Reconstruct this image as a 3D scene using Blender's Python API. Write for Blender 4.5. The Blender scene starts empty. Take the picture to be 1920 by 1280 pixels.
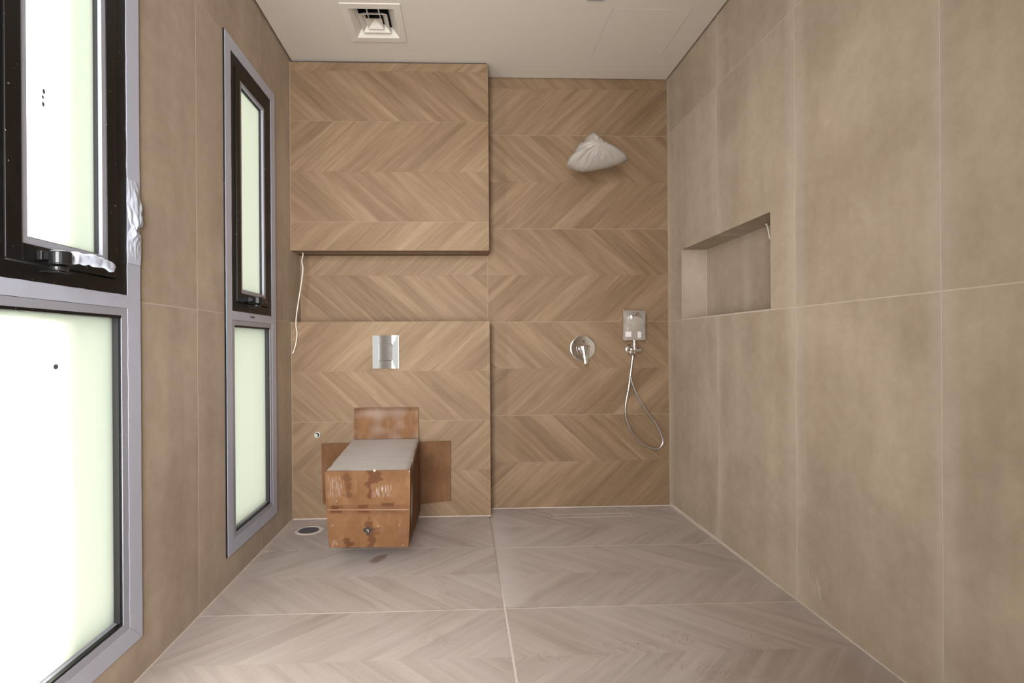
import bpy, bmesh, math, random
from mathutils import Vector, Matrix, noise

# ------------------------------------------------------------------ camera, light, exposure
scene = bpy.context.scene
COL = scene.collection
F_PX, CX, CY = 931.1955, 898.0186, 645.1315          # calibrated on the 1920 x 1280 frame
YAW, PITCH, ROLL, CAM_H = 0.0348, -0.0002, -0.0067, 1.0248

def make_camera():
    fwd = Vector((math.sin(YAW) * math.cos(PITCH), math.cos(YAW) * math.cos(PITCH), math.sin(PITCH)))
    right = Vector((math.cos(YAW), -math.sin(YAW), 0))
    up = right.cross(fwd)
    r2 = math.cos(ROLL) * right + math.sin(ROLL) * up
    u2 = -math.sin(ROLL) * right + math.cos(ROLL) * up
    cam = bpy.data.cameras.new('camera')
    cam.sensor_width = 36
    cam.sensor_fit = 'HORIZONTAL'
    cam.lens = F_PX * 36 / 1920
    cam.shift_x = (960 - CX) / 1920
    cam.shift_y = (CY - 640) / 1920
    cam.clip_start = 0.02
    o = bpy.data.objects.new('camera', cam)
    m = Matrix((r2, u2, -fwd)).transposed().to_4x4()
    m.translation = (0, 0, CAM_H)
    o.matrix_world = m
    COL.objects.link(o)
    scene.camera = o
make_camera()

world = bpy.data.worlds.new('daylight')
scene.world = world
world.use_nodes = True
_bg = world.node_tree.nodes['Background']
_bg.inputs['Color'].default_value = (0.95, 1.0, 1.0, 1)
_bg.inputs['Strength'].default_value = 1.5

sun = bpy.data.lights.new('sun', 'SUN')
sun.energy = 80.0
sun.angle = math.radians(9.0)
sun.color = (1.0, 0.97, 0.9)
sun_o = bpy.data.objects.new('sun', sun)
sun_o.rotation_euler = Vector((0.72, -0.62, -0.32)).to_track_quat('-Z', 'Y').to_euler()
COL.objects.link(sun_o)

rear_fill = bpy.data.lights.new('added_rear_fill', 'AREA')  # added area lamp filling the room from behind the camera
rear_fill.shape = 'RECTANGLE'
rear_fill.size, rear_fill.size_y = 0.82, 2.16
rear_fill.energy = 57.0
rear_fill.spread = math.radians(96)
rear_fill.color = (0.98, 0.99, 1.0)
rear_fill_o = bpy.data.objects.new('added_rear_fill', rear_fill)
rear_fill_o.location = (-0.38, -0.56, 1.28)
rear_fill_o.rotation_euler = (math.radians(90), 0, 0)      # faces +Y, into the room
COL.objects.link(rear_fill_o)

# added fill lamps just inside the near frosted window (upper and lower pane)
for nm, zc, hh in (('added_near_window_fill_upper', 1.745, 0.86), ('added_near_window_fill_lower', 0.66, 0.84)):
    wl = bpy.data.lights.new(nm, 'AREA')
    wl.shape = 'RECTANGLE'
    wl.size, wl.size_y = hh, 0.135
    wl.energy = 8.6
    wl.color = (0.98, 1.0, 0.99)
    wo = bpy.data.objects.new(nm, wl)
    wo.location = (-1.004 - (0.012 if zc > 1.2 else 0.018), 1.262 if zc > 1.2 else 1.225, zc)
    wo.rotation_euler = (0, math.radians(-90), 0)      # faces +X, into the room
    COL.objects.link(wo)

scene.view_settings.view_transform = 'Standard'
scene.view_settings.look = 'None'
scene.view_settings.exposure = 0.0
scene.view_settings.gamma = 1.0
scene.view_settings.use_curve_mapping = False

# ------------------------------------------------------------------ measures (metres)
XL, XR = -1.004, 1.329
D1, D2 = 2.966, 3.1445            # face of the cistern boxing, face of the shower wall
H = 2.7095
XB = 0.169
ZJ = 1.163
YR = -0.6                          # wall behind the camera
DROP = 0.018
GAP = 0.0028
ROWS = [-0.04 + 0.02, 0.275, 0.571, 0.867, ZJ, 1.460, 1.755, 2.051, 2.350, 2.647, 2.943]
random.seed(7)

# ------------------------------------------------------------------ helpers
def tag(o, label=None, cat=None, group=None, kind=None):
    if label: o['label'] = label
    if cat: o['category'] = cat
    if group: o['group'] = group
    if kind: o['kind'] = kind
    return o

def empty(name, loc):
    o = bpy.data.objects.new(name, None)
    o.empty_display_size = 0.05
    o.location = loc
    COL.objects.link(o)
    return o

class MB:
    """collects vertices and faces in world coordinates and links them as one mesh object"""
    def __init__(self):
        self.v, self.f, self.uv, self.sm = [], [], {}, False
    def add(self, pts):
        n = len(self.v)
        self.v += [tuple(p) for p in pts]
        return n
    def face(self, pts, uv=None):
        n = self.add(pts)
        if uv: self.uv[len(self.f)] = uv
        self.f.append(tuple(range(n, n + len(pts))))
    def box(self, x0, x1, y0, y1, z0, z1):
        n = self.add([(x, y, z) for z in (z0, z1) for y in (y0, y1) for x in (x0, x1)])
        self.f += [(n, n+2, n+3, n+1), (n+4, n+5, n+7, n+6), (n, n+1, n+5, n+4), (n+2, n+6, n+7, n+3), (n, n+4, n+6, n+2), (n+1, n+3, n+7, n+5)]
        return self
    def hexa(self, b, t):
        """b, t: four points each, bottom and top loops"""
        n = self.add(list(b) + list(t))
        self.f += [(n+3, n+2, n+1, n), (n+4, n+5, n+6, n+7)] + [(n+i, n+(i+1) % 4, n+4+(i+1) % 4, n+4+i) for i in range(4)]
        return self
    def grid(self, P, closed_u=False):
        """P: rows of points"""
        h, w = len(P), len(P[0])
        n = self.add([p for r in P for p in r])
        for i in range(h - 1):
            for j in range(w if closed_u else w - 1):
                k = (j + 1) % w
                self.f.append((n+i*w+j, n+i*w+k, n+(i+1)*w+k, n+(i+1)*w+j))
        return n
    def tube(self, pts, r, seg=10, caps=True):
        pts = [Vector(p) for p in pts]
        rad = r if isinstance(r, (list, tuple)) else [r] * len(pts)
        rows, ref = [], None
        for i, p in enumerate(pts):
            d = (pts[min(i+1, len(pts)-1)] - pts[max(i-1, 0)]).normalized()
            if ref is None:
                ref = d.orthogonal().normalized()
            ref = (ref - d * ref.dot(d)).normalized()
            b = d.cross(ref)
            rows.append([p + (ref * math.cos(a) + b * math.sin(a)) * rad[i] for a in (2*math.pi*k/seg for k in range(seg))])
        n = self.grid(rows, True)
        if caps:
            self.f.append(tuple(range(n + seg - 1, n - 1, -1)))
            m = n + (len(pts) - 1) * seg
            self.f.append(tuple(range(m, m + seg)))
        return self
    def lathe(self, origin, axis, prof, seg=40):
        """prof: (radius, height along axis) pairs"""
        a = Vector(axis).normalized(); u = a.orthogonal().normalized(); w = a.cross(u); o = Vector(origin)
        rows = [[o + a*h + (u*math.cos(t) + w*math.sin(t))*r for t in (2*math.pi*k/seg for k in range(seg))] for r, h in prof]
        n = self.grid(rows, True)
        if prof[0][0] > 1e-5: self.f.append(tuple(range(n + seg - 1, n - 1, -1)))
        if prof[-1][0] > 1e-5:
            m = n + (len(prof) - 1) * seg
            self.f.append(tuple(range(m, m + seg)))
        return self
    def build(self, name, mat, parent=None, smooth=False, bevel=0, weld=False, sub=0, thick=0, recalc=True):
        me = bpy.data.meshes.new(name)
        off = parent.location if parent is not None else Vector((0, 0, 0))
        if parent is not None and parent.parent is not None:
            off = parent['_o'] if '_o' in parent else parent.matrix_world.translation
        me.from_pydata(self.v, [], self.f)
        if self.uv:
            lay = me.uv_layers.new(name='UVMap')
            for i, uvs in self.uv.items():
                for li, uv in zip(me.polygons[i].loop_indices, uvs):
                    lay.data[li].uv = uv
        if not self.uv and recalc:
            bm = bmesh.new(); bm.from_mesh(me)
            if weld: bmesh.ops.remove_doubles(bm, verts=bm.verts, dist=1e-5)
            bmesh.ops.recalc_face_normals(bm, faces=bm.faces)
            bm.to_mesh(me); bm.free()
        me.materials.append(mat)
        if smooth:
            me.polygons.foreach_set('use_smooth', [True] * len(me.polygons))
        o = bpy.data.objects.new(name, me)
        COL.objects.link(o)
        if parent is not None:
            root = parent
            while root.parent is not None: root = root.parent
            o.parent = parent
            # geometry stays in world coordinates: undo the root's offset once, on the first level
            o.matrix_parent_inverse = Matrix.Translation(-root.location) if parent.parent is None else Matrix.Identity(4)
        if thick:
            s = o.modifiers.new('thickness', 'SOLIDIFY'); s.thickness = thick; s.offset = 0
        if bevel:
            b = o.modifiers.new('bevel', 'BEVEL'); b.width = bevel; b.segments = 2; b.limit_method = 'ANGLE'
        if sub:
            s = o.modifiers.new('smooth', 'SUBSURF'); s.levels = s.render_levels = sub
        return o

def spline(pts, n=8):
    """Catmull-Rom through the points"""
    P = [Vector(p) for p in pts]
    out = []
    for i in range(len(P) - 1):
        a, b, c, d = P[max(i-1, 0)], P[i], P[i+1], P[min(i+2, len(P)-1)]
        for k in range(n):
            t = k / n
            out.append(0.5*((2*b) + (c-a)*t + (2*a-5*b+4*c-d)*t*t + (3*b-a-3*c+d)*t*t*t))
    out.append(P[-1])
    return out

# ---- node materials
def lin(c):
    return tuple(((x/255)/12.92 if x/255 <= 0.04045 else ((x/255+0.055)/1.055)**2.4) for x in c) + (1.0,)

class NT:
    def __init__(self, name):
        self.m = bpy.data.materials.new(name); self.m.use_nodes = True
        self.t = self.m.node_tree; self.b = self.t.nodes['Principled BSDF']; self.out = self.t.nodes['Material Output']
    def n(self, typ, **kw):
        x = self.t.nodes.new(typ)
        for k, v in kw.items(): setattr(x, k, v)
        return x
    def set(self, sock, v):
        if hasattr(v, 'is_linked') or isinstance(v, bpy.types.NodeSocket): self.t.links.new(v, sock)
        else: sock.default_value = v
    def math(self, op, a, b=0.0, c=None, clamp=False):
        x = self.n('ShaderNodeMath', operation=op, use_clamp=clamp)
        self.set(x.inputs[0], a); self.set(x.inputs[1], b)
        if c is not None: self.set(x.inputs[2], c)
        return x.outputs[0]
    def mix(self, fac, a, b, mode='MIX'):
        x = self.n('ShaderNodeMix', data_type='RGBA', blend_type=mode)
        self.set(x.inputs['Factor'], fac); self.set(x.inputs['A'], a); self.set(x.inputs['B'], b)
        return x.outputs['Result']
    def ramp(self, fac, stops):
        x = self.n('ShaderNodeValToRGB')
        e = x.color_ramp.elements
        while len(e) < len(stops): e.new(0.5)
        for i, (p, c) in enumerate(stops): e[i].position = p; e[i].color = c
        self.set(x.inputs[0], fac)
        return x.outputs[0]
    def noise(self, vec, scale, detail=4, rough=0.55, dist=0.0):
        x = self.n('ShaderNodeTexNoise')
        self.set(x.inputs['Vector'], vec)
        x.inputs['Scale'].default_value = scale; x.inputs['Detail'].default_value = detail
        x.inputs['Roughness'].default_value = rough; x.inputs['Distortion'].default_value = dist
        return x.outputs['Fac']
    def mapv(self, vec, scale=(1, 1, 1), loc=(0, 0, 0)):
        x = self.n('ShaderNodeMapping')
        self.set(x.inputs['Vector'], vec); self.set(x.inputs['Scale'], scale); self.set(x.inputs['Location'], loc)
        return x.outputs[0]
    def coord(self, which='Object'):
        return self.n('ShaderNodeTexCoord').outputs[which]
    def pos(self):
        return self.n('ShaderNodeNewGeometry').outputs['Position']
    def comb(self, x, y, z):
        c = self.n('ShaderNodeCombineXYZ')
        self.set(c.inputs[0], x); self.set(c.inputs[1], y); self.set(c.inputs[2], z)
        return c.outputs[0]
    def sep(self, v):
        s = self.n('ShaderNodeSeparateXYZ'); self.set(s.inputs[0], v); return s.outputs
    def bump(self, h, strength=0.1, dist=0.002):
        x = self.n('ShaderNodeBump'); x.inputs['Strength'].default_value = strength; x.inputs['Distance'].default_value = dist
        self.set(x.inputs['Height'], h); self.set(self.b.inputs['Normal'], x.outputs[0])
    def fin(self, color, rough=0.5, metal=0.0, spec=0.5):
        self.set(self.b.inputs['Base Color'], color); self.set(self.b.inputs['Roughness'], rough)
        self.b.inputs['Metallic'].default_value = metal; self.b.inputs['Specular IOR Level'].default_value = spec
        return self.m

def plain(name, c, rough=0.5, metal=0.0, spec=0.5, vary=0.06, scale=30):
    t = NT(name)
    f = t.noise(t.pos(), scale, 3)
    col = t.mix(f, tuple(min(1, x*(1-vary)) for x in lin(c)[:3]) + (1,), tuple(min(1, x*(1+vary)) for x in lin(c)[:3]) + (1,))
    return t.fin(col, rough, metal, spec)

def wood(name, dark, mid, light, dust=0.0, dust_col=(205, 190, 182), floor=False):
    t = NT(name)
    uv = t.sep(t.n('ShaderNodeUVMap').outputs[0])
    rnd = t.n('ShaderNodeObjectInfo').outputs['Random']
    r37 = t.math('MULTIPLY', rnd, 37.0)
    g1 = t.noise(t.comb(t.math('MULTIPLY', uv[0], 2.0), t.math('MULTIPLY', uv[1], 28.0), r37), 1.0, 5, 0.62, 0.5)
    g2 = t.noise(t.comb(t.math('MULTIPLY', uv[0], 1.1), t.math('MULTIPLY', uv[1], 10.0), t.math('ADD', r37, 5.0)), 1.0, 3, 0.5, 0.9)
    g3 = t.noise(t.comb(t.math('MULTIPLY', uv[0], 8.0), t.math('MULTIPLY', uv[1], 190.0), r37), 1.0, 2, 0.6)
    g = t.math('ADD', t.math('MULTIPLY', g1, 0.5), t.math('ADD', t.math('MULTIPLY', g2, 0.38), t.math('MULTIPLY', g3, 0.12)))
    # per plank shift of tone
    wn = t.n('ShaderNodeTexWhiteNoise', noise_dimensions='1D'); t.set(wn.inputs['W'], r37)
    g = t.math('ADD', g, t.math('MULTIPLY', t.math('SUBTRACT', wn.outputs['Value'], 0.5), 0.11))
    col = t.ramp(g, [(0.30, lin(dark)), (0.5, lin(mid)), (0.70, lin(light))])
    p = t.pos()
    d = t.noise(p, 2.2, 4, 0.6)
    fac = t.math('MULTIPLY', t.math('MULTIPLY', t.math('SUBTRACT', d, 0.28), 2.0, clamp=True), dust)
    if floor:
        s = t.sep(p)
        # plaster dust swept along the joint between the dry floor and the shower tray, and along the walls
        def band(c, w, amp):
            a = t.math('DIVIDE', t.math('ABSOLUTE', t.math('SUBTRACT', s[0], c)), w)
            return t.math('MULTIPLY', t.math('SUBTRACT', 1.0, a, clamp=True), amp)
        streak = t.noise(t.mapv(p, (3, 14, 1)), 6.0, 4, 0.7)
        seam = t.math('MULTIPLY', t.math('GREATER_THAN', s[0], 0.16), t.math('MULTIPLY', t.math('GREATER_THAN', s[1], 1.93), band(0.16, 0.12, 1.0)))
        walls = t.math('MAXIMUM', band(XL, 0.07, 0.45), band(XR, 0.10, 0.40))
        fac = t.math('ADD', fac, t.math('MULTIPLY', t.math('ADD', seam, walls), t.math('MULTIPLY', streak, 1.5)), clamp=True)
    col = t.mix(fac, col, lin(dust_col))
    if floor:
        # shoe prints trodden into the dust: rings of a lugged sole
        tot = None
        for (x, y, r) in [(0.47, 1.64, .045), (0.56, 1.652, .035), (0.62, 1.655, .035), (0.743, 1.702, .05), (0.28, 1.62, .035), (0.99, 1.61, .04), (1.03, 1.685, .03),
                          (0.78, 1.52, .05), (-0.063, 2.03, .035), (-0.10, 2.13, .03), (-0.10, 1.73, .04), (0.147, 1.915, .02), (0.90, 1.53, .045), (0.66, 1.56, .04), (-0.02, 2.22, .03)]:
            dv = t.n('ShaderNodeVectorMath', operation='DISTANCE')
            jit = t.n('ShaderNodeVectorMath', operation='ADD'); t.set(jit.inputs[0], p); jit.inputs[1].default_value = (0, 0, 0)
            t.set(dv.inputs[0], t.comb(t.math('MULTIPLY', s[0], 0.8), s[1], 0.0)); dv.inputs[1].default_value = (x*0.8, y, 0)
            q = t.math('SUBTRACT', 1.0, t.math('DIVIDE', dv.outputs['Value'], r), clamp=True)
            ring = t.math('MULTIPLY', t.math('ADD', t.math('SINE', t.math('MULTIPLY', dv.outputs['Value'], 520.0)), 1.0), t.math('GREATER_THAN', q, 0.02))
            tot = ring if tot is None else t.math('MAXIMUM', tot, ring)
        brk = t.math('MULTIPLY', t.math('SUBTRACT', t.noise(p, 38.0, 3, 0.7), 0.44), 3.0, clamp=True)
        col = t.mix(t.math('MULTIPLY', t.math('MULTIPLY', tot, 0.30), brk), col, lin((128, 92, 78)))
        # brown drip in front of the carton
        dv = t.n('ShaderNodeVectorMath', operation='DISTANCE')
        t.set(dv.inputs[0], t.comb(t.math('MULTIPLY', t.math('SUBTRACT', s[0], t.math('MULTIPLY', s[1], 0.45)), 1.6), s[1], 0.0)); dv.inputs[1].default_value = ((-0.405 - 2.395*0.45)*1.6, 2.395, 0)
        q = t.math('SUBTRACT', 0.055, t.math('ADD', dv.outputs['Value'], t.math('MULTIPLY', t.math('SUBTRACT', t.noise(p, 30.0, 2), 0.5), 0.06)))
        col = t.mix(t.math('MULTIPLY', t.math('MULTIPLY', q, 60.0, clamp=True), 0.6), col, lin((112, 74, 40)))
    t.bump(g3, 0.08, 0.0006)
    return t.fin(col, t.math('ADD', 0.58, t.math('MULTIPLY', fac, 0.3)), 0, 0.22)

def stone(name, a, b, streaky=True):
    t = NT(name)
    p = t.pos()
    rnd = t.math('MULTIPLY', t.n('ShaderNodeObjectInfo').outputs['Random'], 23.0)
    pv = t.n('ShaderNodeVectorMath', operation='ADD'); t.set(pv.inputs[0], p); t.set(pv.inputs[1], t.comb(rnd, rnd, rnd))
    big = t.noise(pv.outputs[0], 2.3, 4, 0.58, 0.4)
    fine = t.noise(pv.outputs[0], 22.0, 5, 0.72)
    ver = t.noise(t.mapv(pv.outputs[0], (5, 5, 0.5)), 1.6, 3, 0.55)
    g = t.math('ADD', t.math('MULTIPLY', big, 0.5), t.math('ADD', t.math('MULTIPLY', fine, 0.25), t.math('MULTIPLY', ver, 0.25)))
    col = t.ramp(g, [(0.33, lin(a)), (0.67, lin(b))])
    # grout haze wiped along the upright joints of the niche wall
    s0 = t.sep(p)
    jd = t.math('ABSOLUTE', t.math('SUBTRACT', t.math('FRACT', t.math('ADD', t.math('DIVIDE', t.math('SUBTRACT', s0[1], 2.5316), 0.6), 10.5)), 0.5))
    hz = t.math('MULTIPLY', t.math('SUBTRACT', 1.0, t.math('DIVIDE', jd, 0.11), clamp=True), t.math('MULTIPLY', t.math('GREATER_THAN', s0[0], 0.5), t.math('MULTIPLY', ver, 0.42)))
    col = t.mix(hz, col, lin((206, 194, 184)))
    # scuffs of white plaster low on the wall
    s = t.sep(p)
    low = t.math('SUBTRACT', 1.0, t.math('DIVIDE', t.math('ABSOLUTE', t.math('SUBTRACT', s[2], 0.12)), 0.09), clamp=True)
    near = t.math('SUBTRACT', 1.0, t.math('DIVIDE', t.math('ABSOLUTE', t.math('SUBTRACT', s[1], 1.80)), 0.22), clamp=True)
    sm = t.math('MULTIPLY', t.math('SUBTRACT', t.noise(t.mapv(p, (22, 22, 4)), 1.7, 4, 0.6), 0.56), 5.0, clamp=True)
    right = t.math('GREATER_THAN', s[0], 0.5)
    col = t.mix(t.math('MULTIPLY', t.math('MULTIPLY', t.math('MULTIPLY', low, near), sm), t.math('MULTIPLY', right, 0.7)), col, lin((225, 216, 208)))
    t.bump(fine, 0.05, 0.001)
    return t.fin(col, 0.55, 0, 0.25)

M = {}
M['wood'] = wood('chevron_wood_tile', (98, 75, 54), (121, 97, 73), (140, 116, 91), 0.10, (168, 148, 130))
M['floor'] = wood('chevron_floor_tile', (144, 129, 120), (167, 153, 145), (184, 171, 164), 0.55, (188, 178, 173), True)
M['stone'] = stone('taupe_stone_tile', (146, 129, 111), (179, 163, 145))
M['grout'] = plain('pale_grout', (194, 180, 168), 0.9, vary=0.1)
M['floor_grout'] = plain('white_floor_grout', (204, 193, 186), 0.9, vary=0.08)
M['wood_grout'] = plain('beige_grout', (150, 130, 110), 0.9, vary=0.1)
M['body'] = plain('mortar_bed', (190, 172, 158), 0.9)
M['tileback'] = plain('tile_joint_brown', (112, 90, 70), 0.7)
M['paint'] = plain('ceiling_paint', (202, 193, 182), 0.85, vary=0.012, scale=3)
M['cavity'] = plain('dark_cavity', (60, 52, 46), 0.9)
M['rear'] = plain('rear_wall_plaster', (190, 176, 162), 0.8)
M['silver'] = plain('grey_protective_film', (170, 172, 185), 0.32, 0.0, 0.6, vary=0.05, scale=14)
M['bead'] = plain('satin_aluminium_bead', (164, 165, 176), 0.35, 0.35, 0.5)
M['gasket'] = plain('black_gasket', (30, 28, 28), 0.6)
M['chrome'] = NT('polished_chrome').fin((0.82, 0.82, 0.83, 1), 0.06, 1.0)
M['steel'] = NT('brushed_hose_steel').fin((0.62, 0.61, 0.60, 1), 0.28, 1.0)
M['plate_film'] = plain('pale_plate_film', (150, 150, 149), 0.6, 0.0, 0.15, vary=0.04)
M['black'] = plain('black_plastic', (26, 25, 25), 0.25)
M['cable'] = plain('white_cable_sheath', (225, 215, 200), 0.45)
M['tape'] = plain('white_masking_tape', (182, 187, 200), 0.45, vary=0.08)
M['plaster'] = plain('white_plaster', (200, 188, 179), 0.9, vary=0.12)
M['gully'] = plain('dark_blue_gully', (74, 76, 86), 0.5)
M['mark'] = plain('dark_print', (48, 40, 34), 0.6)
M['paper'] = plain('white_sticker', (205, 195, 195), 0.6)
M['vent'] = plain('vent_white_enamel', (206, 198, 188), 0.45, vary=0.01)

def black_frame():
    t = NT('black_powder_coated_frame')
    p = t.pos()
    sp = t.math('GREATER_THAN', t.noise(p, 95.0, 2, 0.5), 0.735)
    dust = t.math('MULTIPLY', t.math('SUBTRACT', t.noise(p, 12.0, 5, 0.7), 0.5), 0.25, clamp=True)
    col = t.mix(dust, lin((15, 13, 13)), lin((80, 74, 72)))
    return t.fin(t.mix(t.math('MULTIPLY', sp, 0.6), col, lin((170, 160, 152))), 0.4, 0, 0.3)
M['frame'] = black_frame()

def frosted():
    t = NT('frosted_glass')
    tr = t.n('ShaderNodeBsdfTranslucent'); tr.inputs['Color'].default_value = (0.87, 0.90, 0.81, 1)
    gl = t.n('ShaderNodeBsdfGlossy'); gl.inputs['Roughness'].default_value = 0.25
    mx = t.n('ShaderNodeMixShader'); mx.inputs[0].default_value = 0.04
    t.t.links.new(tr.outputs[0], mx.inputs[1]); t.t.links.new(gl.outputs[0], mx.inputs[2])
    t.t.links.new(mx.outputs[0], t.out.inputs[0])
    return t.m
M['glass'] = frosted()

def film(name, c, alpha, rough=0.35):
    """thin milky packing film"""
    t = NT(name)
    d = t.n('ShaderNodeBsdfPrincipled'); d.inputs['Base Color'].default_value = lin(c); d.inputs['Roughness'].default_value = rough
    tl = t.n('ShaderNodeBsdfTranslucent'); tl.inputs['Color'].default_value = lin(c)
    tp = t.n('ShaderNodeBsdfTransparent')
    a = t.n('ShaderNodeMixShader'); a.inputs[0].default_value = 0.35
    b = t.n('ShaderNodeMixShader'); b.inputs[0].default_value = alpha
    L = t.t.links.new
    L(d.outputs[0], a.inputs[1]); L(tl.outputs[0], a.inputs[2]); L(tp.outputs[0], b.inputs[1]); L(a.outputs[0], b.inputs[2]); L(b.outputs[0], t.out.inputs[0])
    return t.m
M['bag'] = film('white_plastic_bag', (192, 184, 175), 0.86)
M['clearbag'] = film('milky_plastic_sleeve', (182, 172, 162), 0.80, 0.3)

def cardboard():
    t = NT('brown_cardboard')
    p = t.pos()
    at = t.n('ShaderNodeAttribute', attribute_name='stain').outputs['Fac']
    du = t.n('ShaderNodeAttribute', attribute_name='dust').outputs['Fac']
    g = t.noise(p, 9.0, 5, 0.6)
    s = t.sep(p)
    flute = t.math('MULTIPLY', t.math('ADD', t.math('SINE', t.math('MULTIPLY', s[0], 900.0)), 1.0), 0.5)
    col = t.ramp(g, [(0.3, lin((95, 64, 39))), (0.7, lin((118, 83, 54)))])
    fl = t.math('MULTIPLY', t.math('MULTIPLY', flute, t.math('MULTIPLY', t.math('SUBTRACT', t.noise(t.mapv(p, (9, 9, 3)), 3.0, 4), 0.5), 4.0, clamp=True)), 0.28)
    col = t.mix(fl, col, lin((170, 140, 110)))
    col = t.mix(t.math('MULTIPLY', at, 0.95), col, lin((72, 39, 19)))
    dn = t.math('MULTIPLY', du, t.math('ADD', 0.72, t.math('MULTIPLY', t.noise(t.mapv(p, (2, 9, 2)), 3.0, 4, 0.65), 0.55)), clamp=True)
    col = t.mix(dn, col, lin((192, 185, 182)))
    t.bump(flute, 0.12, 0.001)
    return t.fin(col, 0.75, 0, 0.25)
M['card'] = cardboard()
M['card_edge'] = plain('corrugated_edge', (150, 118, 88), 0.85, vary=0.15, scale=120)
M['clear_tape'] = NT('clear_packing_tape').fin(lin((122, 88, 62)), 0.3, 0, 0.5)

# ------------------------------------------------------------------ tiled surfaces
class Plane:
    def __init__(self, o, s, t):
        self.o, self.s, self.t = Vector(o), Vector(s), Vector(t)
        self.n = self.s.cross(self.t).normalized()
    def __call__(self, a, b, n=0.0):
        return self.o + self.s*a + self.t*b + self.n*n

def cell_mesh(mb, fn, rect, holes, n0, n1):
    """plate with rectangular holes: fn(a, b, n) -> point"""
    s0, s1, t0, t1 = rect
    S = sorted({s0, s1} | {x for h in holes for x in h[:2] if s0 < x < s1})
    T = sorted({t0, t1} | {x for h in holes for x in h[2:] if t0 < x < t1})
    full = {}
    for i in range(len(S)-1):
        for j in range(len(T)-1):
            a, b = (S[i]+S[i+1])/2, (T[j]+T[j+1])/2
            full[i, j] = not any(h[0] < a < h[1] and h[2] < b < h[3] for h in holes)
    for (i, j), ok in full.items():
        if not ok: continue
        q = [(S[i], T[j]), (S[i+1], T[j]), (S[i+1], T[j+1]), (S[i], T[j+1])]
        mb.face([fn(a, b, n1) for a, b in q])
        mb.face([fn(a, b, n0) for a, b in reversed(q)])
        for k, (di, dj) in enumerate([(0, -1), (1, 0), (0, 1), (-1, 0)]):
            if not full.get((i+di, j+dj), False):
                a, b = q[k], q[(k+1) % 4]
                mb.face([fn(a[0], a[1], n0), fn(b[0], b[1], n0), fn(b[0], b[1], n1), fn(a[0], a[1], n1)])
    return mb

def clip(poly, rect):
    s0, s1, t0, t1 = rect
    for ax, lim, sg in ((0, s0, 1), (0, s1, -1), (1, t0, 1), (1, t1, -1)):
        out = []
        for i in range(len(poly)):
            a, b = poly[i], poly[(i+1) % len(poly)]
            da, db = (a[ax]-lim)*sg, (b[ax]-lim)*sg
            if da >= 0: out.append(a)
            if (da > 0 and db < 0) or (da < 0 and db > 0):
                u = da/(da-db); out.append((a[0]+(b[0]-a[0])*u, a[1]+(b[1]-a[1])*u))
        poly = out
        if len(poly) < 3: return []
    return poly

def area(p):
    return abs(sum(p[i][0]*p[(i+1) % len(p)][1] - p[(i+1) % len(p)][0]*p[i][1] for i in range(len(p))))/2

PITCH_W, ANG = 0.132, math.radians(42.5)
def chevron(parent, fn, tiles, rows, sign0, mat, off=0.0, g=GAP, planks=True):
    """lay wood-look tiles; every printed chevron board is a piece of its own on its tile. rows: all row limits; sign0: +1 when row 0 leans '/'"""
    for rect in tiles:
        r = (rect[0]+g/2, rect[1]-g/2, rect[2]+g/2, rect[3]-g/2)
        tile = cell_mesh(MB(), fn, r, [], 0.0, 0.0030).build('tile', M['tileback'] if planks else mat, parent)
        if not planks: continue
        for i in range(len(rows)-1):
            ta, tb = rows[i], rows[i+1]
            if tb <= r[2] or ta >= r[3]: continue
            c = (tb-ta)/math.tan(ANG)
            sg = sign0 if i % 2 == 0 else -sign0
            k0, k1 = int((r[0]-off-c)/PITCH_W)-2, int((r[1]-off+c)/PITCH_W)+2
            for k in range(k0, k1+1):
                a = off+k*PITCH_W
                ba, bt = (a, a+c) if sg > 0 else (a+c, a)
                e = 0.00025
                poly = clip([(ba+e, ta+e), (ba+PITCH_W-e, ta+e), (bt+PITCH_W-e, tb-e), (bt+e, tb-e)], r)
                if len(poly) < 3 or area(poly) < 1.5e-4: continue
                d = Vector((math.cos(ANG), math.sin(ANG)*sg)); w = Vector((-d.y, d.x))
                mb = MB()
                top = [fn(x, y, 0.0040) for x, y in poly]; bot = [fn(x, y, 0.0025) for x, y in poly]
                uv = [(d.dot(Vector(q)), w.dot(Vector(q))) for q in poly]
                mb.face(top, uv)
                for q in range(len(poly)):
                    z = (q+1) % len(poly)
                    mb.face([bot[q], bot[z], top[z], top[q]], [uv[q], uv[z], uv[z], uv[q]])
                mb.build('plank', mat, tile)

def stone_tiles(parent, fn, S, T, holes=(), g=GAP):
    for i in range(len(S)-1):
        for j in range(len(T)-1):
            r = (S[i]+g/2, S[i+1]-g/2, T[j]+g/2, T[j+1]-g/2)
            mb = cell_mesh(MB(), fn, r, holes, 0.0, 0.0040)
            if mb.f: mb.build('tile', M['stone'], parent, weld=True)

TILE_N = 0.0040      # tile face stands this far from the bed

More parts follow.
